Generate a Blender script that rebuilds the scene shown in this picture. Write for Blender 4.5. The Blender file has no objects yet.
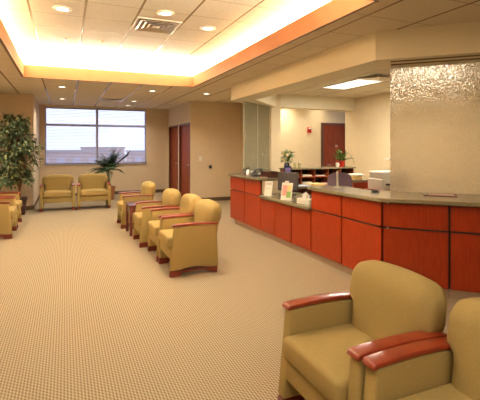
import bpy, bmesh, math, random
from mathutils import Vector, Matrix
random.seed(7)
PI = math.pi
scene = bpy.context.scene
C = scene.collection

# ---------------------------------------------------------------- camera
cam = bpy.data.cameras.new('camera'); camo = bpy.data.objects.new('camera', cam); C.objects.link(camo)
camo.location = (0, 0, 1.5); camo.rotation_euler = (PI/2, 0, -math.radians(23.1))
cam.sensor_width = 36; cam.lens = 410/480*36; cam.shift_y = -53/480; cam.clip_end = 600
scene.camera = camo
# ---------------------------------------------------------------- world, exposure
scene.view_settings.view_transform = 'Standard'; scene.view_settings.look = 'None'
scene.view_settings.gamma = 1; scene.view_settings.use_curve_mapping = False
scene.view_settings.exposure = 0.0
w = bpy.data.worlds.new('world'); scene.world = w; w.use_nodes = True
bg = w.node_tree.nodes['Background']; bg.inputs[0].default_value = (0.74, 0.80, 1.0, 1); bg.inputs[1].default_value = 1.75

def area(name, loc, sx, sy, power, col, rot=(0, 0, 0), shape='RECTANGLE', spread=PI):
    l = bpy.data.lights.new(name, 'AREA'); l.shape = shape; l.size = sx; l.size_y = sy
    l.energy = power; l.color = col; l.spread = spread
    o = bpy.data.objects.new(name, l); C.objects.link(o); o.location = loc; o.rotation_euler = rot
    return o
WARM = (1.0, 0.88, 0.70); WARMER = (1.0, 0.72, 0.40); NEUT = (1.0, 0.90, 0.74)
TX0, TX1, TY0, TY1 = -0.68, 2.45, 2.8, 8.25        # tray opening
ZL, ZU = 2.76, 3.15                                 # lower and raised ceiling
# cove strips lying in the trough round the tray, shining up
COVE = 740; TILT = math.radians(72)
area('cove_strip_far', ((TX0+TX1)/2, TY1+.19, 2.932), TX1-TX0, .08, COVE*.85, WARM, (PI+TILT, 0, 0))
area('cove_strip_left', (TX0-.19, (TY0+TY1)/2, 2.932), .08, TY1-TY0, COVE*2.2, WARM, (PI, -TILT, 0))
area('cove_strip_right', (TX1+.19, (TY0+TY1)/2, 2.932), .08, TY1-TY0, COVE*1.7, WARM, (PI, TILT, 0))
area('cove_strip_near', ((TX0+TX1)/2, TY0-.19, 2.932), TX1-TX0, .08, COVE*.8, WARM, (PI-TILT, 0, 0))
# out-of-view fill lamps added under the ceiling to brighten the near room
area('fill_light_behind', (0.6, -0.9, 2.74), 2.4, 1.2, 60, WARM)
area('fill_light_near', (0.2, 1.2, 2.74), 1.2, 0.6, 30, WARM)

# ---------------------------------------------------------------- materials
MATS = {}
def mat(name, col, rough=.6, metal=0, spec=.5, emit=None, estr=0, coat=0):
    m = bpy.data.materials.new(name); m.use_nodes = True
    b = m.node_tree.nodes['Principled BSDF']
    b.inputs['Base Color'].default_value = (*col, 1); b.inputs['Roughness'].default_value = rough
    b.inputs['Metallic'].default_value = metal; b.inputs['Specular IOR Level'].default_value = spec
    b.inputs['Coat Weight'].default_value = coat
    if emit: b.inputs['Emission Color'].default_value = (*emit, 1); b.inputs['Emission Strength'].default_value = estr
    MATS[name] = m; return m
def nodes(m): return m.node_tree.nodes, m.node_tree.links, m.node_tree.nodes['Principled BSDF']
def noisy(name, c1, c2, scale, rough=.6, stretch=(1, 1, 1), bump=0, detail=3, coat=0, spec=.5, bscale=None):
    m = mat(name, c1, rough, coat=coat, spec=spec); n, l, b = nodes(m)
    tc = n.new('ShaderNodeTexCoord'); mp = n.new('ShaderNodeMapping'); mp.inputs['Scale'].default_value = stretch
    nz = n.new('ShaderNodeTexNoise'); nz.inputs['Scale'].default_value = scale; nz.inputs['Detail'].default_value = detail
    rp = n.new('ShaderNodeValToRGB'); rp.color_ramp.elements[0].color = (*c1, 1); rp.color_ramp.elements[1].color = (*c2, 1)
    rp.color_ramp.elements[0].position = .3; rp.color_ramp.elements[1].position = .7
    l.new(tc.outputs['Object'], mp.inputs[0]); l.new(mp.outputs[0], nz.inputs['Vector'])
    l.new(nz.outputs['Fac'], rp.inputs[0]); l.new(rp.outputs[0], b.inputs['Base Color'])
    if bump:
        bp = n.new('ShaderNodeBump'); bp.inputs['Strength'].default_value = bump; bp.inputs['Distance'].default_value = .01
        n2 = n.new('ShaderNodeTexNoise'); n2.inputs['Scale'].default_value = bscale or scale*3
        l.new(tc.outputs['Object'], n2.inputs['Vector']); l.new(n2.outputs['Fac'], bp.inputs['Height']); l.new(bp.outputs[0], b.inputs['Normal'])
    return m
wallm = noisy('wall_paint', (.68, .55, .385), (.71, .575, .405), 6, .75, bump=.03, spec=.25)
officem = noisy('office_paint', (.78, .65, .44), (.81, .68, .46), 6, .75, bump=.03, spec=.25)
soffitm = noisy('soffit_paint', (.88, .80, .60), (.90, .82, .615), 5, .7, spec=.25)
lipm = noisy('tray_lip_paint', (.35, .135, .052), (.38, .148, .058), 4, .6, spec=.3)
basem = mat('vinyl_base', (.12, .075, .045), .5)
fabric = noisy('olive_fabric', (.335, .234, .080), (.405, .292, .105), 180, .85, bump=.15, spec=.2, bscale=500)
cherry = noisy('cherry_wood', (.21, .026, .010), (.30, .042, .014), 9, .28, stretch=(1, 1, .25), coat=.25)
footm = noisy('dark_cherry_feet', (.12, .016, .008), (.18, .026, .010), 9, .35)
panelm = noisy('cherry_laminate', (.24, .024, .006), (.31, .038, .009), 5, .33, stretch=(9, 9, 1.0), detail=5, spec=.5*.4)
doorm = noisy('door_veneer', (.19, .035, .012), (.28, .055, .018), 4, .5, spec=.2, stretch=(8, 8, .8), detail=4)
carc = mat('dark_reveal', (.035, .014, .008), .6)
toem = mat('toe_kick_strip', (.42, .30, .20), .6)
stone = noisy('speckled_stone', (.165, .135, .075), (.29, .25, .155), 90, .22, detail=4, spec=.5)
metal = mat('brushed_metal', (.62, .56, .48), .35, metal=1)
white = mat('white_plastic', (.82, .78, .70), .45)
paper = mat('paper', (.85, .80, .70), .7)
yellowp = mat('manila_paper', (.78, .55, .22), .7)
bluep = mat('pale_blue_paper', (.42, .48, .58), .7)
black = mat('black_plastic', (.012, .012, .015), .4)
darkg = mat('dark_grey_plastic', (.05, .04, .045), .5)
purple = noisy('purple_fabric', (.16, .11, .17), (.21, .15, .21), 60, .9)
red = mat('red_plastic', (.65, .03, .02), .35)
navy = mat('navy_glaze', (.02, .03, .07), .25)
lens = mat('lamp_lens', (1, .95, .85), .4, emit=(1, .93, .78), estr=6)
troff = mat('troffer_diffuser', (1, .98, .92), .5, emit=(1, .93, .80), estr=2.0)
trimw = mat('white_trim_metal', (.80, .74, .62), .35)
dark = mat('dark_slot', (.05, .035, .02), .7)
bark = noisy('bark', (.20, .09, .045), (.30, .15, .08), 30, .8)
soil = mat('soil', (.05, .03, .02), .95)
pot_d = mat('dark_pot_glaze', (.045, .015, .015), .35)
pot_t = mat('terracotta', (.40, .18, .08), .6)
winf = mat('window_frame_metal', (.50, .48, .60), .4)
blindm = mat('blind_slat', (.62, .60, .72), .5)
ext_g = noisy('outdoor_ground', (.34, .33, .35), (.46, .43, .45), .12, .9)
ext_b = mat('distant_brick', (.50, .38, .38), .9)
ext_r = mat('distant_roof', (.40, .36, .40), .9)
ext_t = noisy('distant_tree_green', (.22, .26, .22), (.30, .33, .30), 1.0, .9)
def leafmat(name, c1, c2, c3):
    m = mat(name, c1, .45, spec=.4); n, l, b = nodes(m)
    g = n.new('ShaderNodeNewGeometry'); rp = n.new('ShaderNodeValToRGB')
    rp.color_ramp.elements[0].color = (*c1, 1); rp.color_ramp.elements[1].color = (*c3, 1)
    e = rp.color_ramp.elements.new(.6); e.color = (*c2, 1)
    l.new(g.outputs['Random Per Island'], rp.inputs[0]); l.new(rp.outputs[0], b.inputs['Base Color']); return m
ficusm = leafmat('ficus_leaf', (.03, .055, .025), (.08, .125, .05), (.36, .40, .18))
palmm = leafmat('palm_leaf', (.02, .055, .03), (.05, .12, .05), (.16, .24, .10))
greenm = leafmat('fresh_leaf', (.035, .10, .02), (.09, .19, .04), (.20, .32, .09))
palem = leafmat('pale_leaf', (.16, .22, .10), (.30, .36, .18), (.50, .52, .34))

def ceiling_mat(name, base, line):
    m = mat(name, base, .8, spec=.2); n, l, b = nodes(m)
    tc = n.new('ShaderNodeTexCoord'); sp = n.new('ShaderNodeSeparateXYZ'); l.new(tc.outputs['Object'], sp.inputs[0])
    def ln(sock, off):
        a = n.new('ShaderNodeMath'); a.operation = 'ADD'; a.inputs[1].default_value = 61.0 - off + .011; l.new(sock, a.inputs[0])
        d = n.new('ShaderNodeMath'); d.operation = 'MODULO'; d.inputs[1].default_value = .61; l.new(a.outputs[0], d.inputs[0])
        c = n.new('ShaderNodeMath'); c.operation = 'LESS_THAN'; c.inputs[1].default_value = .026; l.new(d.outputs[0], c.inputs[0])
        return c.outputs[0]
    mx = n.new('ShaderNodeMath'); mx.operation = 'MAXIMUM'; l.new(ln(sp.outputs[0], .22), mx.inputs[0])
    cr = n.new('ShaderNodeMath'); cr.operation = 'MULTIPLY'; cr.inputs[1].default_value = .4; l.new(ln(sp.outputs[1], .08), cr.inputs[0]); l.new(cr.outputs[0], mx.inputs[1])
    nz = n.new('ShaderNodeTexNoise'); nz.inputs['Scale'].default_value = 70; nz.inputs['Detail'].default_value = 4; l.new(tc.outputs['Object'], nz.inputs['Vector'])
    r0 = n.new('ShaderNodeValToRGB'); r0.color_ramp.elements[0].position = .35; r0.color_ramp.elements[1].position = .6
    r0.color_ramp.elements[0].color = (base[0]*.86, base[1]*.86, base[2]*.86, 1); r0.color_ramp.elements[1].color = (*base, 1)
    l.new(nz.outputs['Fac'], r0.inputs[0])
    mc = n.new('ShaderNodeMix'); mc.data_type = 'RGBA'; l.new(mx.outputs[0], mc.inputs[0]); l.new(r0.outputs[0], mc.inputs[6]); mc.inputs[7].default_value = (*line, 1)
    l.new(mc.outputs[2], b.inputs['Base Color'])
    mr = n.new('ShaderNodeMapRange'); mr.inputs[3].default_value = .85; mr.inputs[4].default_value = .18; l.new(mx.outputs[0], mr.inputs[0]); l.new(mr.outputs[0], b.inputs['Roughness'])
    return m
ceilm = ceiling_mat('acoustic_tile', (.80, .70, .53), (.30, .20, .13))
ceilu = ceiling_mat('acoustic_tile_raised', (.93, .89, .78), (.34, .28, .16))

def carpet_mat():
    m = mat('ribbed_carpet', (.5, .35, .2), .95, spec=.1); n, l, b = nodes(m)
    tc = n.new('ShaderNodeTexCoord'); sp = n.new('ShaderNodeSeparateXYZ'); l.new(tc.outputs['Object'], sp.inputs[0])
    def wave(sock, period):
        a = n.new('ShaderNodeMath'); a.operation = 'MULTIPLY'; a.inputs[1].default_value = 2*PI/period; l.new(sock, a.inputs[0])
        s = n.new('ShaderNodeMath'); s.operation = 'SINE'; l.new(a.outputs[0], s.inputs[0]); return s.outputs[0]
    sx = wave(sp.outputs[0], .0195)
    dg = n.new('ShaderNodeMath'); dg.operation = 'MULTIPLY_ADD'; dg.inputs[1].default_value = .9; l.new(sp.outputs[0], dg.inputs[0]); l.new(sp.outputs[1], dg.inputs[2])
    sy = wave(dg.outputs[0], .034)
    mm = n.new('ShaderNodeMath'); mm.operation = 'MULTIPLY'; mm.inputs[1].default_value = .65; l.new(sy, mm.inputs[0])
    ad = n.new('ShaderNodeMath'); ad.operation = 'ADD'; l.new(sx, ad.inputs[0]); l.new(mm.outputs[0], ad.inputs[1])
    nz = n.new('ShaderNodeTexNoise'); nz.inputs['Scale'].default_value = 120; nz.inputs['Detail'].default_value = 3; l.new(tc.outputs['Object'], nz.inputs['Vector'])
    a2 = n.new('ShaderNodeMath'); a2.operation = 'MULTIPLY_ADD'; a2.inputs[1].default_value = 2.6; l.new(nz.outputs['Fac'], a2.inputs[0]); l.new(ad.outputs[0], a2.inputs[2])
    mr = n.new('ShaderNodeMapRange'); mr.inputs[1].default_value = -.2; mr.inputs[2].default_value = 2.9; l.new(a2.outputs[0], mr.inputs[0])
    rp = n.new('ShaderNodeValToRGB'); rp.color_ramp.elements[0].color = (.165, .12, .07, 1); rp.color_ramp.elements[1].color = (.50, .405, .275, 1)
    l.new(mr.outputs[0], rp.inputs[0]); l.new(rp.outputs[0], b.inputs['Base Color'])
    return m
carpetm = carpet_mat()

def rain_glass(name, tint, trans, scale, rough=.45):
    m = bpy.data.materials.new(name); m.use_nodes = True; n = m.node_tree.nodes; l = m.node_tree.links; n.clear()
    out = n.new('ShaderNodeOutputMaterial'); tc = n.new('ShaderNodeTexCoord'); mp = n.new('ShaderNodeMapping'); mp.inputs['Scale'].default_value = (1, 1, .55)
    v = n.new('ShaderNodeTexVoronoi'); v.inputs['Scale'].default_value = scale; l.new(tc.outputs['Object'], mp.inputs[0]); l.new(mp.outputs[0], v.inputs['Vector'])
    nz = n.new('ShaderNodeTexNoise'); nz.inputs['Scale'].default_value = scale*.8; l.new(mp.outputs[0], nz.inputs['Vector'])
    ad = n.new('ShaderNodeMath'); ad.operation = 'ADD'; l.new(v.outputs['Distance'], ad.inputs[0]); l.new(nz.outputs['Fac'], ad.inputs[1])
    bp = n.new('ShaderNodeBump'); bp.inputs['Strength'].default_value = 1.0; bp.inputs['Distance'].default_value = .03; l.new(ad.outputs[0], bp.inputs['Height'])
    tr = n.new('ShaderNodeBsdfRefraction'); tr.inputs['Roughness'].default_value = rough; tr.inputs['IOR'].default_value = 1.12; tr.inputs['Color'].default_value = (*tint, 1)
    gl = n.new('ShaderNodeBsdfGlossy'); gl.inputs['Roughness'].default_value = .22; gl.inputs['Color'].default_value = (.95, .92, .85, 1)
    tl = n.new('ShaderNodeBsdfTranslucent'); tl.inputs['Color'].default_value = (*tint, 1)
    for x in (tr, gl, tl): l.new(bp.outputs[0], x.inputs['Normal'])
    m1 = n.new('ShaderNodeMixShader'); m1.inputs[0].default_value = 1-trans; l.new(tr.outputs[0], m1.inputs[1]); l.new(tl.outputs[0], m1.inputs[2])
    m2 = n.new('ShaderNodeMixShader'); m2.inputs[0].default_value = .07; l.new(m1.outputs[0], m2.inputs[1]); l.new(gl.outputs[0], m2.inputs[2])
    l.new(m2.outputs[0], out.inputs[0]); return m
rain = rain_glass('rain_glass', (.87, .82, .74), .9, 70, .28)
def clear_glass(name, tint, f=.06):
    m = bpy.data.materials.new(name); m.use_nodes = True; n = m.node_tree.nodes; l = m.node_tree.links; n.clear()
    out = n.new('ShaderNodeOutputMaterial'); t = n.new('ShaderNodeBsdfTransparent'); t.inputs[0].default_value = (*tint, 1)
    g = n.new('ShaderNodeBsdfGlossy'); g.inputs['Roughness'].default_value = .03
    mx = n.new('ShaderNodeMixShader'); mx.inputs[0].default_value = f; l.new(t.outputs[0], mx.inputs[1]); l.new(g.outputs[0], mx.inputs[2]); l.new(mx.outputs[0], out.inputs[0]); return m
glassc = clear_glass('window_glass', (.97, .98, 1))
glassg = clear_glass('green_tinted_glass', (.80, .86, .74), .08)

# ---------------------------------------------------------------- mesh helpers
def NB(): return bmesh.new()
def box(bm, x0, x1, y0, y1, z0, z1):
    vs = [bm.verts.new(p) for p in ((x0,y0,z0),(x1,y0,z0),(x1,y1,z0),(x0,y1,z0),(x0,y0,z1),(x1,y0,z1),(x1,y1,z1),(x0,y1,z1))]
    for f in ((0,3,2,1),(4,5,6,7),(0,1,5,4),(1,2,6,5),(2,3,7,6),(3,0,4,7)): bm.faces.new([vs[i] for i in f])
    return vs
def B(*a):
    bm = NB(); box(bm, *a); return bm
def prism(bm, pts, z0, z1):
    n = len(pts); lo = [bm.verts.new((x, y, z0)) for x, y in pts]; hi = [bm.verts.new((x, y, z1)) for x, y in pts]
    bm.faces.new(list(reversed(lo))); bm.faces.new(hi)
    for i in range(n): bm.faces.new([lo[i], lo[(i+1) % n], hi[(i+1) % n], hi[i]])
def prism_x(bm, pts, x0, x1):     # outline in (y, z), extruded along x
    n = len(pts); lo = [bm.verts.new((x0, y, z)) for y, z in pts]; hi = [bm.verts.new((x1, y, z)) for y, z in pts]
    bm.faces.new(lo); bm.faces.new(list(reversed(hi)))
    for i in range(n): bm.faces.new([lo[(i+1) % n], lo[i], hi[i], hi[(i+1) % n]])
def lathe(bm, prof, seg=24, cx=0, cy=0, cap=True):
    rings = []
    for r, z in prof: rings.append([bm.verts.new((cx+r*math.cos(2*PI*k/seg), cy+r*math.sin(2*PI*k/seg), z)) for k in range(seg)])
    for a, b in zip(rings, rings[1:]):
        for k in range(seg): bm.faces.new([a[k], a[(k+1) % seg], b[(k+1) % seg], b[k]])
    if cap: bm.faces.new(list(reversed(rings[0]))); bm.faces.new(rings[-1])
def tube(bm, pts, rad, seg=8):
    pts = [Vector(p) for p in pts]; rings = []
    for i, p in enumerate(pts):
        d = (pts[min(i+1, len(pts)-1)] - pts[max(i-1, 0)]).normalized()
        a = d.orthogonal().normalized(); b = d.cross(a); r = rad[i] if isinstance(rad, (list, tuple)) else rad
        if i and True:
            pa = rings[-1][1]; a = (pa - d*pa.dot(d)).normalized(); b = d.cross(a)
        rings.append(([bm.verts.new(p + r*(a*math.cos(2*PI*k/seg) + b*math.sin(2*PI*k/seg))) for k in range(seg)], a))
    for (A, _), (Bq, _) in zip(rings, rings[1:]):
        for k in range(seg): bm.faces.new([A[k], A[(k+1) % seg], Bq[(k+1) % seg], Bq[k]])
    bm.faces.new(list(reversed(rings[0][0]))); bm.faces.new(rings[-1][0])
def obj(name, bm, m, parent=None, bevel=0, seg=2, smooth=False, sub=0):
    bmesh.ops.recalc_face_normals(bm, faces=bm.faces)
    me = bpy.data.meshes.new(name); bm.to_mesh(me); bm.free(); me.materials.append(m)
    if smooth:
        for p in me.polygons: p.use_smooth = True
    o = bpy.data.objects.new(name, me); C.objects.link(o)
    if parent: o.parent = parent
    if bevel:
        md = o.modifiers.new('bevel', 'BEVEL'); md.width = bevel; md.segments = seg; md.limit_method = 'ANGLE'; md.angle_limit = math.radians(35)
        if smooth: md.harden_normals = False
    if sub: md = o.modifiers.new('sub', 'SUBSURF'); md.levels = sub; md.render_levels = sub
    return o
def tag(o, label, cat, group=None, kind=None):
    o['label'] = label; o['category'] = cat
    if group: o['group'] = group
    if kind: o['kind'] = kind
    return o
def thing(name, label, cat, loc=(0, 0, 0), rz=0, group=None):
    o = bpy.data.objects.new(name, None); C.objects.link(o); o.location = loc; o.rotation_euler = (0, 0, rz); o.empty_display_size = .1
    return tag(o, label, cat, group)
def struct(name, bm, m, **k):
    o = obj(name, bm, m, **k)
    if not k.get('parent'): o['kind'] = 'structure'
    return o
def dup(root, loc, rz, label):
    r = root.copy(); C.objects.link(r); r.location = loc; r.rotation_euler = (0, 0, rz); r['label'] = label
    for ch in list(root.children):
        c = ch.copy(); C.objects.link(c); c.parent = r
        for g in list(ch.children):
            d = g.copy(); C.objects.link(d); d.parent = c
    return r

# ================================================================ THE ROOM
WX0, WX1, WY0 = -2.1, 6.9, -3.0
struct('floor', B(WX0-.1, 8.1, WY0-.1, 13.6, -.1, 0), carpetm)
bm = NB()
LC = .3    # cove trough reach beyond the lip
box(bm, WX0-.1, TX0-.02, WY0-.1, 13.6, ZL, ZL+.02)
box(bm, TX1+.02, 8.1, WY0-.1, 13.6, ZL, ZL+.02)
box(bm, TX0-.02, TX1+.02, WY0-.1, TY0-.02, ZL, ZL+.02)
box(bm, TX0-.02, TX1+.02, TY1+.02, 13.6, ZL, ZL+.02)
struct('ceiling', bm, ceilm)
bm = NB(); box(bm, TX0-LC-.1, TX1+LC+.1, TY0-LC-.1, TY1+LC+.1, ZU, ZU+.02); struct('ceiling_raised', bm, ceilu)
bm = NB()     # cove back walls
x0, x1, y0, y1 = TX0-LC, TX1+LC, TY0-LC, TY1+LC
box(bm, x0-.05, x0, y0-.05, y1+.05, ZL+.02, ZU); box(bm, x1, x1+.05, y0-.05, y1+.05, ZL+.02, ZU)
box(bm, x0, x1, y0-.05, y0, ZL+.02, ZU); box(bm, x0, x1, y1, y1+.05, ZL+.02, ZU)
struct('trim_1', bm, officem)
bm = NB()     # tray lip
zt = ZL+.21
box(bm, TX0-.02, TX0, TY0-.02, TY1+.02, ZL, zt); box(bm, TX1, TX1+.02, TY0-.02, TY1+.02, ZL, zt)
box(bm, TX0, TX1, TY0-.02, TY0, ZL, zt); box(bm, TX0, TX1, TY1, TY1+.02, ZL, zt)
struct('trim_2', bm, lipm)
bm = NB()     # dark metal angle along the lower edge of the lip
box(bm, TX0-.035, TX0+.002, TY0-.02, TY1+.02, ZL-.008, ZL); box(bm, TX1-.002, TX1+.035, TY0-.02, TY1+.02, ZL-.008, ZL)
box(bm, TX0, TX1, TY1-.002, TY1+.03, ZL-.008, ZL)
struct('trim_3', bm, mat('bronze_edge', (.22, .12, .06), .4))

T = .12
struct('wall_left', B(WX0-T, WX0, WY0, 11.0, 0, ZL), wallm)
struct('wall_back', B(WX0-T, WX1+T, WY0-T, WY0, 0, ZL), wallm)
struct('wall_alcove', B(WX0-T, -.70, 11.0, 11.0+T, 0, ZL), wallm)
struct('wall_alcove_side', B(-.70-T, -.70, 11.0+T, 13.5, 0, ZL), wallm)
# window wall with its opening
WXa, WXb, WZa, WZb = -.56, 2.44, .98, 2.70
bm = NB()
box(bm, -.70-T, WXa, 13.5, 13.7, 0, ZL); box(bm, WXb, 3.15+T, 13.5, 13.7, 0, ZL)
box(bm, WXa, WXb, 13.5, 13.7, 0, WZa); box(bm, WXa, WXb, 13.5, 13.7, WZb, ZL)
struct('wall_front', bm, wallm)
# wall with the two doors (X = 3.15)
D = [(10.86, 12.02), (12.16, 13.32)]
bm = NB()
for a, b_ in ((10.8+T, 10.86+.0), (12.02, 12.16), (13.32, 13.5)):
    if b_ > a: box(bm, 3.15, 3.15+T, a, b_, 0, ZL)
box(bm, 3.15, 3.15+T, 10.86, 12.02, 2.17, ZL); box(bm, 3.15, 3.15+T, 12.16, 13.32, 2.17, ZL)
struct('wall_doors', bm, wallm)
struct('wall_switch', B(3.15, 4.67, 10.8, 10.86, 0, ZL), wallm)
bm = NB(); prism(bm, [(4.47, 8.6), (4.72, 8.6), (4.85, 10.86), (4.68, 10.86)], 0, ZL); struct('wall_partition', bm, officem)
struct('wall_office_back', B(4.72, 8.0, 9.6, 9.6+T, 0, ZL), officem)
struct('wall_office_right', B(WX1, WX1+T, WY0, 9.0, 0, ZL), officem)
struct('wall_passage', B(8.0, 8.0+T, 8.0, 9.6, 0, ZL), officem)
# baseboards
bb = NB(); box(bb, 3.13, 4.66, 10.785, 10.8, 0, .10); struct('baseboard_switch', bb, basem)
bb = NB(); box(bb, -.7, 3.15, 13.485, 13.5, 0, .10); struct('baseboard_front', bb, basem)
bb = NB(); box(bb, WX0, -.7, 10.985, 11.0, 0, .10); struct('baseboard_alcove', bb, basem)
bb = NB(); box(bb, -.70, -.685, 11.0, 13.485, 0, .10); struct('baseboard_side', bb, basem)
bb = NB(); box(bb, 3.135, 3.15, 12.03, 12.15, 0, .10); struct('baseboard_doors', bb, basem)
bb = NB(); prism(bb, [(4.475, 8.9), (4.49, 8.9), (4.67, 10.785), (4.655, 10.785)], 0, .10); struct('baseboard_partition', bb, basem)
# doors
def door_x(name, ya, yb):
    p = obj(name, B(3.195, 3.24, ya+.05, yb-.05, .01, 2.12), doorm); p['kind'] = 'structure'
    f = NB(); box(f, 3.135, 3.26, ya, ya+.05, 0, 2.17); box(f, 3.135, 3.26, yb-.05, yb, 0, 2.17); box(f, 3.135, 3.26, ya+.05, yb-.05, 2.12, 2.17)
    obj('door_frame', f, mat(name+'_frame', (.13, .035, .02), .4), p)
    h = NB(); tube(h, [(3.195, ya+.12, 1.0), (3.13, ya+.12, 1.0), (3.13, ya+.24, 1.0)], .01); obj('door_handle', h, metal, p)
    return p
door_x('door_1', *D[0]); door_x('door_2', *D[1])
# unseen backing slab added so nothing leaks behind the doors
struct('wall_door_backing', B(3.30, 3.34, 10.86, 13.7, 0, ZL), wallm)
# office door in the back wall
p = obj('door_3', B(6.60, 7.50, 9.555, 9.6, .01, 2.12), doorm); p['kind'] = 'structure'
f = NB(); box(f, 6.54, 6.60, 9.54, 9.6, 0, 2.17); box(f, 7.50, 7.56, 9.54, 9.6, 0, 2.17); box(f, 6.60, 7.50, 9.54, 9.6, 2.12, 2.17)
obj('door_frame', f, mat('door_3_frame', (.10, .04, .03), .4), p)
h = NB(); tube(h, [(6.68, 9.555, 1.0), (6.68, 9.50, 1.0), (6.80, 9.50, 1.0)], .012); obj('door_handle', h, metal, p)
h = B(6.98, 7.06, 9.545, 9.555, 1.50, 1.56); obj('door_sign', h, mat('door_sign_plate', (.45, .25, .15), .4), p)

# window
win = obj('window_1', NB(), winf)
bm = NB(); d0, d1 = 13.56, 13.62
box(bm, WXa, WXa+.04, d0, d1, WZa, WZb); box(bm, WXb-.04, WXb, d0, d1, WZa, WZb)
box(bm, WXa+.04, WXb-.04, d0, d1, WZa, WZa+.04); box(bm, WXa+.04, WXb-.04, d0, d1, WZb-.04, WZb)
win.data = bpy.data.meshes.new('window_frame'); bmesh.ops.recalc_face_normals(bm, faces=bm.faces); bm.to_mesh(win.data); bm.free(); win.data.materials.append(winf)
win['kind'] = 'structure'
bm = NB(); xm = .92
box(bm, xm-.035, xm+.035, d0-.01, d1, WZa+.04, WZb-.04); box(bm, WXa+.04, xm-.035, d0-.01, d1, 2.14, 2.20); box(bm, xm+.035, WXb-.04, d0-.01, d1, 2.14, 2.20)
obj('window_mullion', bm, winf, win)
obj('window_pane', B(WXa+.04, WXb-.04, 13.60, 13.605, WZa+.04, WZb-.04), glassc, win)
bm = NB()
for k in range(38):
    z = WZa+.03+k*.0445
    for a, b_ in ((WXa+.02, xm-.01), (xm+.01, WXb-.02)):
        vs = box(bm, a, b_, 13.52, 13.545, z, z+.002)
        for v in vs: v.co.z += (v.co.y-13.53)*.35
obj('window_blind', bm, blindm, win)
obj('window_sill', B(WXa-.02, WXb+.02, 13.47, 13.56, WZa-.025, WZa), winf, win)

# outdoors
struct('ground_outside', B(-120, 160, 13.9, 380, -5.2, -5.0), ext_g)
def building(x, y, wd, dp, h, label):
    t = thing('distant_building', label, 'building', (x, y, -5), 0, 'buildings beyond the window')
    obj('wall', B(-wd/2, wd/2, 0, dp, 0, h), ext_b, t)
    obj('roof', B(-wd/2-.3, wd/2+.3, -.3, dp+.3, h, h+.5), ext_r, t)
    for i in range(int(wd//4)): obj('window', B(-wd/2+1+i*4, -wd/2+3+i*4, -.05, 0, h*.4, h*.7), winf, t)
building(-2, 120, 26, 12, 5.1, 'low brick building seen through the left half of the window')
building(34, 130, 30, 12, 4.9, 'long brick building seen through the right half of the window')
building(14, 170, 16, 12, 6.0, 'taller brick building behind the window mullion')

# ================================================================ SOFFIT over the counter
bm = NB()
prism(bm, [(3.12, 3.54), (3.12, 7.8), (4.6, 8.95), (4.6, 8.6), (3.52, 7.45), (3.52, 3.99), (6.0, 1.51), (6.0, .66)], 2.45, ZL)
struct('soffit', bm, soffitm)
struct('beam', B(4.72, 6.9, 8.6, 8.95, 2.45, ZL), soffitm)
bm = NB(); s2 = .7071
def along(px, py, t, n): return (px + t*s2 + n*s2, py - t*s2 + n*s2)
# thin reveal strips under the angled soffit where the glass is fixed
for n0, n1, z in ((.12, .15, 2.44), (.30, .33, 2.44)):
    a = along(3.12, 3.54, .15, n0); b_ = along(3.12, 3.54, 3.3, n0); c = along(3.12, 3.54, 3.3, n1); d = along(3.12, 3.54, .15, n1)
    prism(bm, [a, b_, c, d], z, 2.45)
struct('trim_4', bm, mat('soffit_track', (.20, .13, .07), .5))

# ================================================================ CEILING FIXTURES
def downlight(x, y, z, label, power=17, first=[None]):
    if first[0] is None:
        t = thing('ceiling_downlight', label, 'ceiling light', (x, y, z), 0, 'recessed downlights')
        b = NB(); lathe(b, [(.070, 0), (.105, 0), (.105, -.012), (.075, -.016), (.070, -.004)], 28, cap=False); obj('trim_ring', b, trimw, t, smooth=True)
        b = NB(); lathe(b, [(.070, -.004), (.070, -.006)], 24); obj('lens', b, lens, t)
        first[0] = t
    else: t = dup(first[0], (x, y, z), 0, label)
    a = area('downlight_lamp', (x, y, z-.02), .13, .13, power, WARM, shape='DISK', spread=2.4); return t
downlight(-.03, 5.32, ZU, 'recessed downlight in the raised ceiling, near the left cove')
downlight(1.14, 5.0, ZU, 'recessed downlight in the raised ceiling beside the square air diffuser')
downlight(1.82, 5.4, ZU, 'recessed downlight in the raised ceiling, nearest the right cove')
downlight(-.06, 9.3, ZL, 'recessed downlight just past the glowing tray, left of the aisle')
downlight(-.07, 11.61, ZL, 'recessed downlight nearest the left part of the window')
downlight(1.79, 9.2, ZL, 'recessed downlight past the tray, in front of the doors')
downlight(1.74, 11.47, ZL, 'recessed downlight beside the dark ceiling vent')
downlight(1.75, 12.72, ZL, 'recessed downlight nearest the right part of the window')
downlight(3.06, 9.19, ZL, 'recessed downlight in front of the wall with the light switch')
downlight(-1.45, 9.3, ZL, 'added out-of-view downlight brightening the left wall chairs')  # added out of view to lift the dark left alcove
downlight(-1.45, 6.6, ZL, 'added out-of-view downlight brightening the left wall, left of the tray')  # second unseen lamp added to brighten the left wall
downlight(5.3, 9.25, ZL, 'recessed downlight between the office beam and the back wall', 11)
downlight(6.4, 9.25, ZL, 'recessed downlight in front of the office door, hidden by the beam', 4)
for x, y in ((.01, 6.78), (.53, 6.71)):
    t = thing('ceiling_sprinkler', 'small white sprinkler head in the raised ceiling, ' + ('left of the pair' if x < .2 else 'right of the pair'), 'sprinkler', (x, y, ZU), 0, 'sprinkler heads')
    b = NB(); lathe(b, [(.04, 0), (.04, -.006), (.012, -.012), (.012, -.03)], 16); obj('escutcheon', b, trimw, t)
    b = NB(); lathe(b, [(.022, -.03), (.022, -.034)], 12); obj('deflector', b, metal, t)
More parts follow.
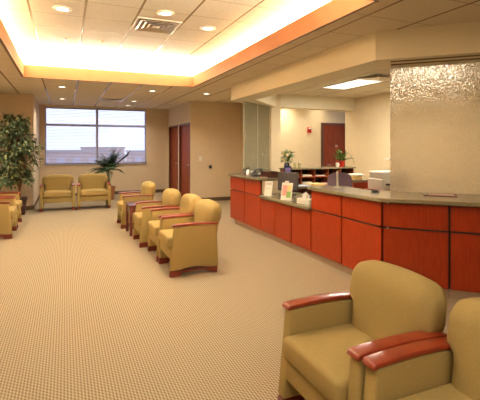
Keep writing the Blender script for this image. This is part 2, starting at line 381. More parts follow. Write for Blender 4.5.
def diffuser(x, y, z, label):
    t = thing('air_diffuser', label, 'air vent', (x, y, z), 0)
    b = NB()
    for a, c_ in ((.295, .265),):
        box(b, -a, a, -a, -c_, -.012, 0); box(b, -a, a, c_, a, -.012, 0); box(b, -a, -c_, -c_, c_, -.012, 0); box(b, c_, a, -c_, c_, -.012, 0)
    obj('frame', b, trimw, t)
    obj('backing', B(-.265, .265, -.265, .265, -.004, 0), mat('vent_backing', (.30, .23, .15), .6), t)
    for r0, r1 in ((.245, .205), (.18, .14), (.115, .08)):
        b = NB(); o_ = [(-r0, -r0), (r0, -r0), (r0, r0), (-r0, r0)]; i_ = [(-r1, -r1), (r1, -r1), (r1, r1), (-r1, r1)]
        vo = [b.verts.new((x_, y_, -.022)) for x_, y_ in o_]; vi = [b.verts.new((x_, y_, -.005)) for x_, y_ in i_]
        vo2 = [b.verts.new((x_, y_, -.026)) for x_, y_ in o_]; vi2 = [b.verts.new((x_, y_, -.009)) for x_, y_ in i_]
        for k in range(4):
            j = (k+1) % 4
            b.faces.new([vo[k], vo[j], vi[j], vi[k]]); b.faces.new([vo2[j], vo2[k], vi2[k], vi2[j]])
            b.faces.new([vo[j], vo[k], vo2[k], vo2[j]]); b.faces.new([vi[k], vi[j], vi2[j], vi2[k]])
        obj('louvre', b, metal, t)
    obj('centre_plate', B(-.05, .05, -.05, .05, -.024, -.018), trimw, t)
    return t
diffuser(1.135, 5.57, ZU, 'square metal air diffuser in the raised ceiling')
diffuser(1.135, 11.37, ZL, 'square dark air diffuser in the ceiling near the window')
diffuser(5.14, 5.77, ZL, 'square air diffuser beside the office ceiling light')
def troffer(x, y, wd, dp, label, power):
    t = thing('ceiling_troffer', label, 'ceiling light', (x, y, ZL), 0, 'fluorescent troffers')
    b = NB(); a, c_ = wd/2, dp/2
    box(b, -a, a, -c_, -c_+.02, -.012, 0); box(b, -a, a, c_-.02, c_, -.012, 0); box(b, -a, -a+.02, -c_+.02, c_-.02, -.012, 0); box(b, a-.02, a, -c_+.02, c_-.02, -.012, 0)
    obj('frame', b, trimw, t); obj('diffuser', B(-a+.02, a-.02, -c_+.02, c_-.02, -.006, 0), troff, t)
    area('troffer_lamp', (x, y, ZL-.03), wd-.06, dp-.06, power, NEUT)
troffer(5.28, 6.7, .60, 1.20, 'bright rectangular fluorescent troffer over the office desks', 85)
troffer(5.5, 4.83, 1.20, .60, 'bright fluorescent troffer glowing behind the rain glass', 10)

# ================================================================ RECEPTION COUNTER
def cab(px, py, ang, width, high, label, depth=.22, c0=0, c1=0, group='red cherry counter cabinets'):
    """unit with its front on local y = 0 facing -y, running along +x"""
    t = thing('counter_cabinet', label, 'cabinet', (px, py, 0), ang, group)
    top = .93 if high else .655
    obj('carcass', B(c0, width-c1, .02, depth, .10, top), carc, t)
    g = .008
    if high:
        obj('upper_panel', B(g, width-g, 0, .02, .675, top-.012), panelm, t, bevel=.002)
        obj('lower_panel', B(g, width-g, 0, .02, .10, .655), panelm, t, bevel=.002)
    else: obj('door_panel', B(g, width-g, 0, .02, .10, .642), panelm, t, bevel=.002)
    obj('toe_kick', B(c0, width-c1, .05, depth, 0, .10), toem, t)
    return t
CX = 3.03
def cabX(y0, y1, high, label, **k):   # front facing -X: rotate -90deg : local +x -> world -y, local +y -> +x
    return cab(CX, y1, -PI/2, y1-y0-.004, high, label, **k)
cabX(6.89, 7.56, True, 'tall red cherry counter cabinet at the far end of the counter', c0=.13)
cabX(6.22, 6.89, True, 'tall red cherry counter cabinet second from the far end, left of the low section')
cabX(5.705, 6.22, False, 'low red cherry cabinet under the white brochures, farthest of the low section')
cabX(5.195, 5.705, False, 'low red cherry cabinet in the middle of the low counter section')
cabX(4.68, 5.195, False, 'low red cherry cabinet nearest the camera in the low counter section')
cabX(4.02, 4.68, True, 'tall red cherry counter cabinet just right of the low section')
cabX(3.345, 4.02, True, 'tall red cherry counter cabinet on the aisle side of the counter corner', c1=.06, depth=.12)
ca = [('tall red cherry counter cabinet on the angled front just right of the corner'), ('tall red cherry cabinet on the angled counter front, at the right edge of the photo'), 'tall red cherry counter cabinet on the angled front, third from the corner', 'tall red cherry counter cabinet at the right end of the angled front']
for i in range(4):
    q = along(CX, 3.34, .004+i*.625, 0); cab(q[0], q[1], -PI/4, .62, True, ca[i], c0=.06 if i == 0 else 0, depth=.12 if i == 0 else .22)
q = (CX, 7.60); ang = math.atan2(8.82-7.6, 4.55-3.03)
L = math.hypot(8.82-7.6, 4.55-3.03)
t = thing('counter_cabinet', 'tall cherry counter return turned towards the partition', 'cabinet', (3.03, 7.60, 0), ang, 'red cherry counter cabinets')
obj('carcass', B(.10, L-.3, -.22, -.02, .10, .93), carc, t); obj('upper_panel', B(.01, L-.32, -.02, 0, .675, .918), panelm, t); obj('lower_panel', B(.01, L-.32, -.02, 0, .10, .655), panelm, t); obj('toe_kick', B(.12, L-.3, -.22, -.05, 0, .10), toem, t)
# pale side panel closing the tall part next to the low worktop
tag(obj('end_panel', B(3.06, 3.42, 6.195, 6.218, .705, .93), officem), 'pale beige panel closing the tall counter end above the low worktop', 'panel')
# worktops
bm = NB(); prism(bm, [(2.98, 6.19), (2.98, 7.60), (4.40, 8.77), (4.44, 8.56), (3.43, 7.33), (3.43, 6.19)], .93, .97)
tag(obj('countertop', bm, stone, bevel=.006), 'greenish stone countertop on the far tall section of the reception counter', 'countertop', 'stone countertops')
bm = NB(); prism(bm, [(2.98, 4.69), (2.98, 6.19), (3.60, 6.19), (3.60, 4.69)], .655, .70)
tag(obj('countertop', bm, stone, bevel=.006), 'greenish stone countertop on the low middle section of the counter', 'countertop', 'stone countertops')
bm = NB(); prism(bm, [(2.98, 3.32), (4.74, 1.56), (5.31, 2.13), (3.47, 3.97), (3.47, 4.69), (2.98, 4.69)], .93, .97)
tag(obj('countertop', bm, stone, bevel=.006), 'greenish stone countertop on the near tall section, bending round the corner', 'countertop', 'stone countertops')
# glass
g0 = along(2.99, 3.33, .035, .64)
t = thing('glass_screen', 'tall rain-textured glass screen standing on the angled countertop at right', 'glass screen', (3.57, 3.80, .97), -PI/4)
obj('pane', B(0, 2.4, -.005, .005, .006, 1.48), rain, t)
obj('channel', B(0, 2.4, -.012, .012, 0, .006), metal, t)
gd = math.atan2(.85, 1.06); gl = math.hypot(.85, 1.06)*.97
for i, lab in enumerate(('textured glass screen panel at the far left end of the counter', 'textured glass screen panel between the far left panel and the partition column')):
    ox = 3.40 + math.cos(gd)*i*gl*.5; oy = 7.78 + math.sin(gd)*i*gl*.5
    t = thing('glass_screen', lab, 'glass screen', (ox, oy, .97), gd)
    obj('pane', B(.01, gl*.5-.01, -.005, .005, .0, 1.48), MATS.get('far_glass') or rain_glass('far_glass', (.86, .88, .76), .75, 45, .2), t)
    obj('edge_strip', B(0, .01, -.008, .008, 0, 1.48), mat('glass_edge_%d' % i, (.62, .64, .50), .3), t)

# ================================================================ ARMCHAIRS
def arc_pts(x0, z0, x1, z1, bulge, n=12):
    return [(x0+(x1-x0)*k/n, z0+(z1-z0)*k/n + bulge*math.sin(PI*k/n)) for k in range(n+1)]
def make_armchair(W, label):
    """front faces local -y; front of arms at y = 0, back at y = .68; centred on x"""
    t = thing('armchair', label, 'armchair', group='olive upholstered armchairs with cherry arms')
    at = .075; hw = W/2
    for s in (-1, 1):
        xa, xb = (s*hw, s*(hw-at)) if s < 0 else (s*(hw-at), s*hw)
        b = NB()
        pts = [(-.0, .075)] + [(.12+.34*k/8, .075+.028*math.sin(PI*k/8)) for k in range(9)] + [(.585, .075), (.56, .568)] + [(y, z) for y, z in reversed(arc_pts(.05, .573, .555, .568, .009, 8))][1:]
        prism_x(b, pts, xa, xb); obj('arm_panel', b, fabric, t, bevel=.012, seg=3, smooth=True)
        b = NB()
        prism_x(b, [(.032, .570), (.028, .582)] + arc_pts(.042, .598, .575, .594, .012, 14) + [(.575, .572)] + list(reversed(arc_pts(.06, .577, .55, .574, .009, 10))), xa-.002, xb+.002)
        obj('armrest', b, cherry, t, bevel=.007, seg=3, smooth=True)
        b = NB(); prism_x(b, [(-.004, 0), (.11, 0), (.14, .04), (.40, .055), (.48, .02), (.57, .0), (.575, .07), (-.002, .07)], xa+.006, xb-.006)
        obj('foot', b, footm, t, bevel=.004)
    iw = hw-at
    # seat cushion: rounded slab, a little crowned
    b = NB(); nx, ny = 8, 8
    def slab(b, fx0, fx1, fy0, fy1, z0, z1, crown):
        top = [[b.verts.new((fx0+(fx1-fx0)*i/nx, fy0+(fy1-fy0)*j/ny, z1 + crown*math.sin(PI*i/nx)*math.sin(PI*(j*.9+.05*ny)/ny))) for i in range(nx+1)] for j in range(ny+1)]
        bot = [[b.verts.new((fx0+(fx1-fx0)*i/nx, fy0+(fy1-fy0)*j/ny, z0)) for i in range(nx+1)] for j in range(ny+1)]
        for j in range(ny):
            for i in range(nx):
                b.faces.new([top[j][i], top[j][i+1], top[j+1][i+1], top[j+1][i]]); b.faces.new([bot[j+1][i], bot[j+1][i+1], bot[j][i+1], bot[j][i]])
        for i in range(nx):
            b.faces.new([bot[0][i], bot[0][i+1], top[0][i+1], top[0][i]]); b.faces.new([bot[ny][i+1], bot[ny][i], top[ny][i], top[ny][i+1]])
        for j in range(ny):
            b.faces.new([bot[j+1][0], bot[j][0], top[j][0], top[j+1][0]]); b.faces.new([bot[j][nx], bot[j+1][nx], top[j+1][nx], top[j][nx]])
    slab(b, -iw+.003, iw-.003, -.015, .48, .315, .445, .015)
    obj('seat_cushion', b, fabric, t, bevel=.03, seg=4, smooth=True)
    obj('seat_rail', B(-iw+.002, iw-.002, .01, .49, .19, .31), fabric, t, bevel=.012, seg=3, smooth=True)
    # back cushion: arched outline, leaning back, puffed
    n = 15; m_ = 12; w0 = iw-.005; w1 = iw+.045
    fr = []; bk = []
    for j in range(m_+1):
        v = j/m_; rowf = []; rowb = []
        for i in range(n+1):
            u = -1+2*i/n
            wv = w0 + (w1-w0)*max(0, min(1, (v-.57)/.10))
            zt_ = .825 - .030*abs(u)**2.2 - (.055*max(0, (abs(u)-.78)/.22)**2.0)
            z = .29 + (zt_-.29)*v
            e = (1-abs(u)**6)*(1-max(0, (v-.5)*2)**6); e = max(0, e)**.5
            lean = (z-.29)*.15
            th = .05 + .055*e
            yc = .50 + lean
            x = u*wv
            rowf.append(Vector((x, yc-th, z))); rowb.append(Vector((x, yc+th*.95, z)))
        fr.append(rowf); bk.append(rowb)
    b = NB(); F = [[b.verts.new(p) for p in r] for r in fr]; K = [[b.verts.new(p) for p in r] for r in bk]
    for j in range(m_):
        for i in range(n):
            b.faces.new([F[j][i], F[j][i+1], F[j+1][i+1], F[j+1][i]]); b.faces.new([K[j][i+1], K[j][i], K[j+1][i], K[j+1][i+1]])
    for i in range(n): b.faces.new([F[m_][i], F[m_][i+1], K[m_][i+1], K[m_][i]]); b.faces.new([F[0][i+1], F[0][i], K[0][i], K[0][i+1]])
    for j in range(m_): b.faces.new([F[j+1][0], K[j+1][0], K[j][0], F[j][0]]); b.faces.new([F[j][n], K[j][n], K[j+1][n], F[j+1][n]])
    obj('back_cushion', b, fabric, t, bevel=.03, seg=4, smooth=True)
    return t
proto = make_armchair(.67, 'large olive armchair in the right foreground, its whole seat in view')
fx, fy = 1.13, 1.765
# facing -X : local -y -> world -x means rotate by -90deg (local +y -> +x)
R_ = -PI/2
proto.location = (fx, fy, 0); proto.rotation_euler = (0, 0, R_)
dup(proto, (1.14, 1.08, 0), R_, 'olive armchair cut off by the bottom right corner of the photo')
row = [(1.11, 4.965, 'olive armchair at the near end of the middle row, its side panel in full view'),
       (1.10, 5.665, 'olive armchair second from the near end of the middle row'),
       (1.02, 6.52, 'olive armchair third in the middle row, standing just before the small dark table'),
       (.94, 8.08, 'olive armchair at the far end of the middle row, just beyond the small dark table')]
for x, y, lab in row: dup(proto, (x, y, 0), R_, lab)
wide = make_armchair(.77, 'olive armchair facing the camera under the window, the left of the pair')
wide.location = (-.16, 10.52, 0); wide.rotation_euler = (0, 0, 0)
dup(wide, (.655, 10.52, 0), 0, 'olive armchair facing the camera under the window, right of the pair, before the palm')
dup(wide, (-.80, 8.02, 0), PI/2, 'olive armchair cut by the left edge, the nearer of the two along the left wall')
dup(wide, (-.80, 8.93, 0), PI/2, 'olive armchair by the left wall, nearer the ficus pot')

def small_table(x, y, w_, d_, h, label):
    t = thing('side_table', label, 'table', (x, y, 0), 0)
    tm = MATS.get('dark_cherry') or noisy('dark_cherry', (.09, .02, .018), (.14, .035, .03), 8, .25, coat=.3)
    obj('tabletop', B(-w_/2, w_/2, -d_/2, d_/2, h-.035, h), tm, t, bevel=.006)
    for sx in (-1, 1):
        for sy in (-1, 1): obj('leg', B(sx*(w_/2-.03)-.022, sx*(w_/2-.03)+.022, sy*(d_/2-.03)-.022, sy*(d_/2-.03)+.022, 0, h-.035), tm, t)
    obj('apron', B(-w_/2+.02, w_/2-.02, -d_/2+.02, d_/2-.02, h-.14, h-.035), tm, t)
    obj('shelf', B(-w_/2+.03, w_/2-.03, -d_/2+.03, d_/2-.03, .12, .14), tm, t)
small_table(1.27, 7.30, .56, .50, .52, 'small dark cherry side table between chairs of the middle row')

# ================================================================ PLANTS
def leaf(bm, p, d, up, L, w_):
    d = d.normalized(); s = d.cross(up)
    if s.length < 1e-3: s = d.orthogonal()
    s.normalize(); n_ = s.cross(d)
    a = bm.verts.new(p); b_ = bm.verts.new(p+d*L*.45+s*w_*.5+n_*L*.06); c = bm.verts.new(p+d*L-n_*L*.12); e = bm.verts.new(p+d*L*.45-s*w_*.5+n_*L*.06); m_ = bm.verts.new(p+d*L*.5)
    bm.faces.new([a, b_, m_]); bm.faces.new([b_, c, m_]); bm.faces.new([c, e, m_]); bm.faces.new([e, a, m_])
def rv(s=1): return Vector((random.gauss(0, s), random.gauss(0, s), random.gauss(0, s)))
# ficus in a dark pot
fic = thing('potted_ficus', 'tall bushy ficus tree in a dark pot at the left wall corner', 'plant', (-.93, 10.30, 0))
b = NB(); box(b, -.14, .14, -.14, .14, 0, .36)
for v in b.verts:
    if v.co.z < .1: v.co.x *= .8; v.co.y *= .8
pt = obj('pot', b, pot_d, fic, bevel=.01)
obj('rim', B(-.155, .155, -.155, .155, .33, .375), pot_d, pt, bevel=.008)
obj('soil', B(-.12, .12, -.12, .12, .36, .38), soil, pt)
tips = []
for k, (dx, dy) in enumerate(((-.03, 0), (.04, .02), (0, -.04))):
    b = NB(); pts = []; ph = k*2.1
    for j in range(9):
        z = .36+j*.155; pts.append((dx+.05*math.sin(z*4+ph)+(z-.36)*dx*1.5, dy+.05*math.cos(z*4+ph)+(z-.36)*dy, z))
    tube(b, pts, [.022-.0015*j for j in range(9)], 8); obj('trunk', b, bark, fic, smooth=True)
bl = NB(); bt = NB()
for k in range(150):
    a = random.uniform(0, 2*PI); hz = random.uniform(0, 1)
    z = .68 + 1.50*hz; R = .60*(math.sin(PI*min(1, (hz*.80+.17)))**.5)*random.uniform(.45, 1.08)
    if z < 1.0: R *= .85
    c = Vector((R*math.cos(a)*.85-.10, R*math.sin(a)*.75, z)); st = Vector((random.uniform(-.05, .05), random.uniform(-.05, .05), max(.75, z-.35)))
    mid = (c+st)/2+Vector((0, 0, .06)); tube(bt, [st, mid, c], [.006, .004, .002], 5)
    for _ in range(20):
        q = random.random(); p = mid.lerp(c, q)+rv(.045)
        leaf(bl, p, Vector((math.cos(a), math.sin(a), -.55))+rv(.6), Vector((0, 0, 1))+rv(.3), random.uniform(.08, .13), random.uniform(.035, .055))
obj('branches', bt, bark, fic); lv = obj('leaves', bl, ficusm, fic); lv['kind'] = 'stuff'
# palm behind the chairs
pal = thing('potted_palm', 'dark green potted palm before the window, behind the pair of armchairs', 'plant', (1.14, 12.2, 0))
b = NB(); lathe(b, [(.13, 0), (.18, .34), (.195, .34), (.195, .38), (.17, .38), (.165, .35)], 24, cap=True); obj('pot', b, pot_t, pal, smooth=False)
b = NB(); lathe(b, [(.03, .34), (.035, .6), (.02, .82)], 10); obj('stem', b, bark, pal, smooth=True)
for k in range(46):
    a = k*2.399; el = .25+1.15*random.random(); b = NB(); Lf = random.uniform(.52, .72); pts = []
    for j in range(11):
        q = j/10; r = Lf*q*math.cos(el*(1-.2*q)); z = .80+Lf*math.sin(el)*q*1.35-.55*math.cos(el)*q*q
        pts.append(Vector((r*math.cos(a), r*math.sin(a), z)))
    tube(b, pts, [.006*(1-.8*j/10) for j in range(11)], 4)
    side = Vector((-math.sin(a), math.cos(a), 0))
    for j in range(2, 11):
        d = (pts[j]-pts[j-1]).normalized()
        for h_ in (0, .5):
            p = pts[j-1].lerp(pts[j], h_)
            for s in (-1, 1): leaf(b, p, d*.9+side*s*.9+Vector((0, 0, -.25))+rv(.08), Vector((0, 0, 1)), .17*math.sin(PI*min(.95, .25+.07*j)), .025)
    obj('frond', b, palmm, pal)
# one stiff bare spathe leaning right
b = NB(); tube(b, [(.12, -.05, .95), (.34, -.1, 1.14), (.50, -.12, 1.27), (.58, -.13, 1.40)], [.01, .022, .03, .006], 6); obj('spathe', b, mat('dark_spathe', (.03, .04, .05), .6), pal)
# pale plant at the left edge, on a low table behind the chairs
small_table(-1.23, 9.52, .32, .24, .45, 'small dark table in the left wall corner carrying a pale leafy plant')
pl = thing('potted_plant', 'small pale green leafy plant at the left edge, below the ficus', 'plant', (-1.23, 9.55, .45))
b = NB(); lathe(b, [(.07, 0), (.09, .12), (.10, .12), (.10, .14), (.08, .14)], 20); obj('pot', b, pot_d, pl)
b = NB()
for k in range(90):
    a = random.uniform(0, 2*PI); e = random.uniform(.2, 1.4); p = Vector((0, 0, .22))+Vector((math.cos(a)*math.cos(e), math.sin(a)*math.cos(e), math.sin(e)*1.1))*random.uniform(.05, .20)
    leaf(b, p, Vector((math.cos(a), math.sin(a), .3))+rv(.3), Vector((0, 0, 1)), random.uniform(.08, .12), .045)
obj('leaves', b, palem, pl)
b = NB()
for k in range(7):
    a = k*.9; tube(b, [(0, 0, .13), (.05*math.cos(a), .05*math.sin(a), .25), (.12*math.cos(a), .12*math.sin(a), .40)], .006, 5)
obj('stems', b, greenm, pl)

# ================================================================ WALL FITTINGS
t = thing('light_switch', 'white light switch plate on the tan wall beside the doors', 'switch', (3.42, 10.8, 1.18))
obj('plate', B(-.045, .045, -.008, 0, -.06, .06), white, t, bevel=.003); obj('rocker', B(-.016, .016, -.013, -.008, -.032, .032), white, t)
t = thing('wall_bumper', 'small dark round fitting on the tan wall, lower right of the light switch', 'wall fitting', (3.71, 10.8, .95))
b = NB(); lathe(b, [(.045, 0), (.045, .012), (.03, .02), (.03, .05), (.022, .055)], 20)
bmesh.ops.rotate(b, verts=b.verts, matrix=Matrix.Rotation(PI/2, 3, 'X')); obj('body', b, black, t)
t = thing('fire_alarm', 'red fire alarm strobe high on the office back wall left of the door', 'fire alarm', (6.15, 9.6, 1.97))
obj('housing', B(-.06, .06, -.04, 0, -.08, .08), red, t, bevel=.006); obj('strobe', B(-.045, .045, -.055, -.04, .02, .06), white, t, bevel=.004)
b = NB(); lathe(b, [(.03, 0), (.035, .012)], 16); bmesh.ops.rotate(b, verts=b.verts, matrix=Matrix.Rotation(PI/2, 3, 'X')); bmesh.ops.translate(b, verts=b.verts, vec=(0, -.04, -.03)); obj('horn', b, mat('dark_red', (.3, .01, .01), .5), t)
t = thing('wall_shelf', 'small white shelf on the office right wall, half hidden by the rain glass', 'shelf', (6.9, 7.0, 1.22))
obj('board', B(-.28, 0, -.35, .25, 0, .025), white, t)
for y in (-.25, .15):
    b = NB(); prism(b, [(-.22, -.008), (0, -.008), (0, .008), (-.22, .008)], -.16, 0)
    for v in b.verts:
        if v.co.z < -.1 and v.co.x < -.1: v.co.x = -.03
    bmesh.ops.translate(b, verts=b.verts, vec=(0, y, 0)); obj('bracket', b, white, t)

# ================================================================ OFFICE FURNITURE
dwood = noisy('office_cherry', (.26, .05, .02), (.36, .08, .03), 5, .35, stretch=(6, 6, 1))
t = thing('office_desk', 'long office desk behind the counter carrying the pigeonhole unit', 'desk', (0, 0, 0))
obj('desktop', B(3.95, 5.95, 6.75, 7.60, .70, .735), stone, t, bevel=.004)
obj('side_panel', B(3.98, 4.01, 6.80, 7.58, 0, .70), dwood, t); obj('side_panel', B(5.90, 5.93, 7.05, 7.58, 0, .70), dwood, t); obj('back_panel', B(4.01, 5.90, 7.55, 7.58, .1, .70), dwood, t)
# pigeonholes
t = thing('pigeonhole_unit', 'cherry pigeonhole unit with two rows of openings on the office desk', 'shelf unit', (4.15, 7.30, .735))
Wd, Hh = 1.68, .33
obj('top_board', B(-.02, Wd+.04, -.03, .30, Hh-.03, Hh), stone, t, bevel=.003)
obj('back_board', B(0, Wd, .26, .28, 0, Hh-.03), carc, t)
obj('shelf_board', B(.02, Wd-.02, 0, .26, .13, .15), dwood, t)
for k in range(6): obj('divider', B(k*(Wd-.02)/5, k*(Wd-.02)/5+.02, 0, .26, 0, Hh-.03), dwood, t)
for k, (mm, lab) in enumerate(((bluep, 'pale blue paper stack in an upper pigeonhole, at left'), (paper, 'white paper stack in the second upper pigeonhole'), (paper, 'thin white paper stack in the third upper pigeonhole'))):
    tag(obj('paper_stack', B(4.20+k*.333, 4.42+k*.333, 7.31, 7.53, .887, .93-.012*k), mm), lab, 'paper', 'papers in the pigeonholes')
for k, lab in enumerate(('grey-white paper stack in the lower left pigeonhole', 'white paper stack in the second lower pigeonhole')):
    tag(obj('paper_stack', B(4.20+k*.333, 4.43+k*.333, 7.31, 7.53, .737, .77), bluep if k == 0 else paper), lab, 'paper', 'papers in the pigeonholes')
# work surface behind the near tall section
t = thing('work_desk', 'stone topped work surface running behind the near tall counter section', 'desk', (0, 0, 0))
obj('desktop', B(3.62, 4.02, 4.60, 6.70, .62, .65), stone, t); obj('side_panel', B(3.66, 3.98, 4.62, 4.64, 0, .62), dwood, t); obj('side_panel', B(3.66, 3.98, 6.66, 6.68, 0, .62), dwood, t)
# desk with papers
def sheet_stack(x, y, z, w_, d_, h, m_, rz, label, grp='papers on the office desks'):
    o = obj('paper_stack', B(-w_/2, w_/2, -d_/2, d_/2, 0, h), m_); o.location = (x, y, z); o.rotation_euler = (0, 0, rz); tag(o, label, 'paper', grp); return o
sheet_stack(4.62, 6.98, .735, .30, .22, .035, yellowp, .2, 'yellow folders lying on the office desk before the pigeonholes')
sheet_stack(4.95, 6.95, .735, .30, .22, .03, mat('pinkish_paper', (.66, .42, .36), .7), -.1, 'pinkish papers on the office desk right of the yellow folders')
sheet_stack(4.28, 6.92, .735, .28, .22, .015, bluep, .1, 'greyish paper sheet on the office desk left of the yellow folders')
# credenza with papers
t = thing('office_cabinet', 'low cherry cabinet with a green stone top, right of the purple chair', 'cabinet', (5.02, 6.30, 0))
obj('body', B(0, .62, 0, .42, 0, .84), dwood, t); obj('top', B(-.02, .64, -.02, .44, .84, .87), stone, t)
obj('door', B(.01, .305, -.015, 0, .05, .82), panelm, t); obj('door', B(.315, .61, -.015, 0, .05, .82), panelm, t)
sheet_stack(5.16, 6.50, .87, .26, .24, .07, yellowp, .25, 'manila folder pile on the cherry cabinet', 'papers on the cherry cabinet')
o = sheet_stack(5.18, 6.50, .943, .34, .26, .03, paper, -.35, 'white papers topping the manila pile on the cherry cabinet', 'papers on the cherry cabinet')
t = thing('soap_bottle', 'small dark green bottle at the right end of the cherry cabinet', 'bottle', (5.57, 6.42, .87))
b = NB(); lathe(b, [(.03, 0), (.032, .08), (.012, .10), (.012, .12)], 16); obj('body', b, mat('green_bottle', (.04, .12, .07), .3), t)
b = NB(); lathe(b, [(.016, .12), (.016, .135), (.006, .14), (.006, .17)], 12); obj('cap', b, black, t)
# printer on its stand
t = thing('printer_stand', 'plain office stand under the white printer', 'stand', (5.11, 5.60, 0))
obj('top', B(0, .70, 0, .50, .70, .73), dwood, t)
for x in (.02, .64):
    for y in (.02, .44): obj('leg', B(x, x+.04, y, y+.04, 0, .70), dwood, t)
t = thing('printer', 'white office printer behind the counter, beside the rain glass', 'printer', (5.14, 5.64, .73))
obj('body', B(0, .50, 0, .40, 0, .20), white, t, bevel=.015, seg=3)
obj('lid', B(.02, .48, .04, .39, .20, .33), white, t, bevel=.02, seg=3)
b = NB(); vs = box(b, .08, .42, -.16, .06, .12, .13)
obj('paper_tray', b, mat('grey_tray', (.55, .52, .47), .5), t); obj('paper', B(.11, .39, -.12, .05, .131, .145), paper, t)
obj('slot', B(.06, .44, -.003, 0, .09, .12), dark, t)
# purple task chair
t = thing('office_chair', 'purple fabric office chair with its back to the counter', 'chair', (4.42, 5.95, 0), -.5)
def chair_parts(t):
    b = NB(); N_ = 10
    pts = [(.21*math.copysign(abs(math.cos(a))**.6, math.cos(a)), .22*math.copysign(abs(math.sin(a))**.6, math.sin(a))) for a in [2*PI*k/24 for k in range(24)]]
    lo = [b.verts.new((x, -.14, .84+z)) for x, z in pts]; hi = [b.verts.new((x, -.20+.05*(x*x/.04), .84+z)) for x, z in pts]
    b.faces.new(lo); b.faces.new(list(reversed(hi)))
    for k in range(24): b.faces.new([lo[k], lo[(k+1) % 24], hi[(k+1) % 24], hi[k]])
    obj('backrest', b, purple, t, bevel=.012, seg=3, smooth=True)
    obj('seat', B(-.22, .22, -.12, .32, .42, .50), purple, t, bevel=.03, seg=4, smooth=True)
    b = NB(); tube(b, [(0, -.17, .65), (0, -.14, .5), (0, -.05, .41), (0, .1, .41)], .018); obj('back_stem', b, black, t)
    b = NB(); lathe(b, [(.03, .08), (.03, .41)], 14, 0, .1); obj('gas_lift', b, black, t)
    for k in range(5):
        a = k*2*PI/5; b = NB(); tube(b, [(0, .1, .09), (.27*math.cos(a), .1+.27*math.sin(a), .06)], .016); obj('leg', b, black, t)
        b = NB(); lathe(b, [(.025, 0), (.025, .05)], 10, .27*math.cos(a), .1+.27*math.sin(a)); obj('caster', b, black, t)
chair_parts(t)
# monitor behind the low section
t = thing('computer_monitor', 'dark computer monitor seen from behind over the low counter', 'monitor', (3.40, 5.96, .70), math.radians(-52))
obj('screen', B(-.18, .18, 0, .045, .07, .38), darkg, t, bevel=.012, seg=2); b = NB(); box(b, -.03, .03, .02, .05, .0, .12); obj('stand', b, darkg, t); obj('base', B(-.12, .12, -.08, .10, 0, .015), darkg, t, bevel=.004)
# items on the far tall section
def phone(x, y, z, rz, m_, label):
    t = thing('desk_phone', label, 'phone', (x, y, z), rz, 'desk phones on the far counter')
    b = NB(); box(b, -.10, .10, -.11, .11, 0, .03)
    for v in b.verts:
        if v.co.z > .02 and v.co.y > 0: v.co.z += .06
    obj('base', b, m_, t, bevel=.006)
    b = NB(); tube(b, [(-.07, -.11, .075), (-.07, -.09, .095), (-.07, 0, .12), (-.07, .08, .125), (-.07, .11, .11)], [.022, .018, .014, .018, .024], 10); obj('handset', b, black, t, smooth=True)
    b = NB()
    for i in range(3):
        for j in range(4): box(b, -.005+i*.03, .015+i*.03, -.08+j*.03, -.062+j*.03, .03+.27*(.03+j*.03), .045+.27*(.03+j*.03))
    obj('keypad', b, white, t)
phone(3.26, 7.18, .97, -.9, darkg, 'dark desk phone at the left end of the counter clutter')
phone(3.28, 6.72, .97, -1.1, black, 'black desk phone nearer the low section')
t = thing('tape_dispenser', 'silver metal tape dispenser standing between the phones', 'tape dispenser', (3.13, 6.95, .97), -.6)
b = NB(); prism_x(b, [(-.08, 0), (.08, 0), (.085, .03), (.02, .11), (-.02, .125), (-.05, .10), (-.085, .03)], -.025, .025); obj('body', b, metal, t, bevel=.005)
b = NB(); lathe(b, [(.03, -.028), (.03, .028)], 18); bmesh.ops.rotate(b, verts=b.verts, matrix=Matrix.Rotation(PI/2, 3, 'Y')); bmesh.ops.translate(b, verts=b.verts, vec=(0, 0, .085)); obj('tape_roll', b, white, t)
t = thing('letter_tray', 'dark brown letter tray at the right end of the far countertop', 'tray', (3.30, 6.42, .97), -PI/2)
db = mat('dark_brown_tray', (.09, .03, .02), .4); obj('bottom', B(-.14, .14, -.11, .11, 0, .012), db, t); obj('back', B(-.14, .14, .10, .11, .012, .10), db, t)
for x in (-.14, .13): obj('side', B(x, x+.01, -.11, .10, .012, .09), db, t)
# low section items
def leaflet_stand(x, y, z, rz, label, cols, h=.22, w_=.15):
    t = thing('leaflet_holder', label, 'leaflet holder', (x, y, z), rz, 'leaflet holders on the low counter')
    b = NB(); vs = box(b, -w_/2, w_/2, 0, .008, 0.006, h)
    for v in vs: v.co.y += v.co.z*.22
    obj('back_plate', b, glassc, t)
    obj('base', B(-w_/2, w_/2, -.03, .05, 0, .006), white, t)
    b = NB(); vs = box(b, -w_/2+.004, w_/2-.004, -.014, -.002, .007, h-.004)
    for v in vs: v.co.y += v.co.z*.22
    lf = obj('leaflets', b, paper, t)
    for k, (u0, u1, v0, v1, c) in enumerate(cols):
        b = NB(); vs = box(b, -w_/2+u0*w_, -w_/2+u1*w_, -.0165, -.0142, v0*h, v1*h)
        for v in vs: v.co.y += v.co.z*.22
        obj('print', b, c, lf)
pk = mat('print_pink', (.75, .35, .30), .6); yl = mat('print_yellow', (.80, .62, .25), .6); gn = mat('print_green', (.25, .45, .12), .6); gy = mat('print_grey', (.55, .50, .45), .6)
cd = -PI/2+.55
leaflet_stand(3.07, 6.02, .70, cd, 'white brochure holder at the far left of the low countertop', [(.15, .85, .75, .85, gy), (.2, .7, .45, .5, gy)], .24, .15)
leaflet_stand(3.07, 5.42, .70, cd, 'colourful leaflet holder with pink and green print on the low countertop', [(.12, .55, .25, .85, pk), (.5, .9, .15, .5, gn), (.5, .9, .55, .85, yl)], .26, .19)
leaflet_stand(3.17, 5.62, .70, cd, 'slim white leaflet holder just left of the colourful one', [(.2, .8, .8, .9, gy)], .27, .07)
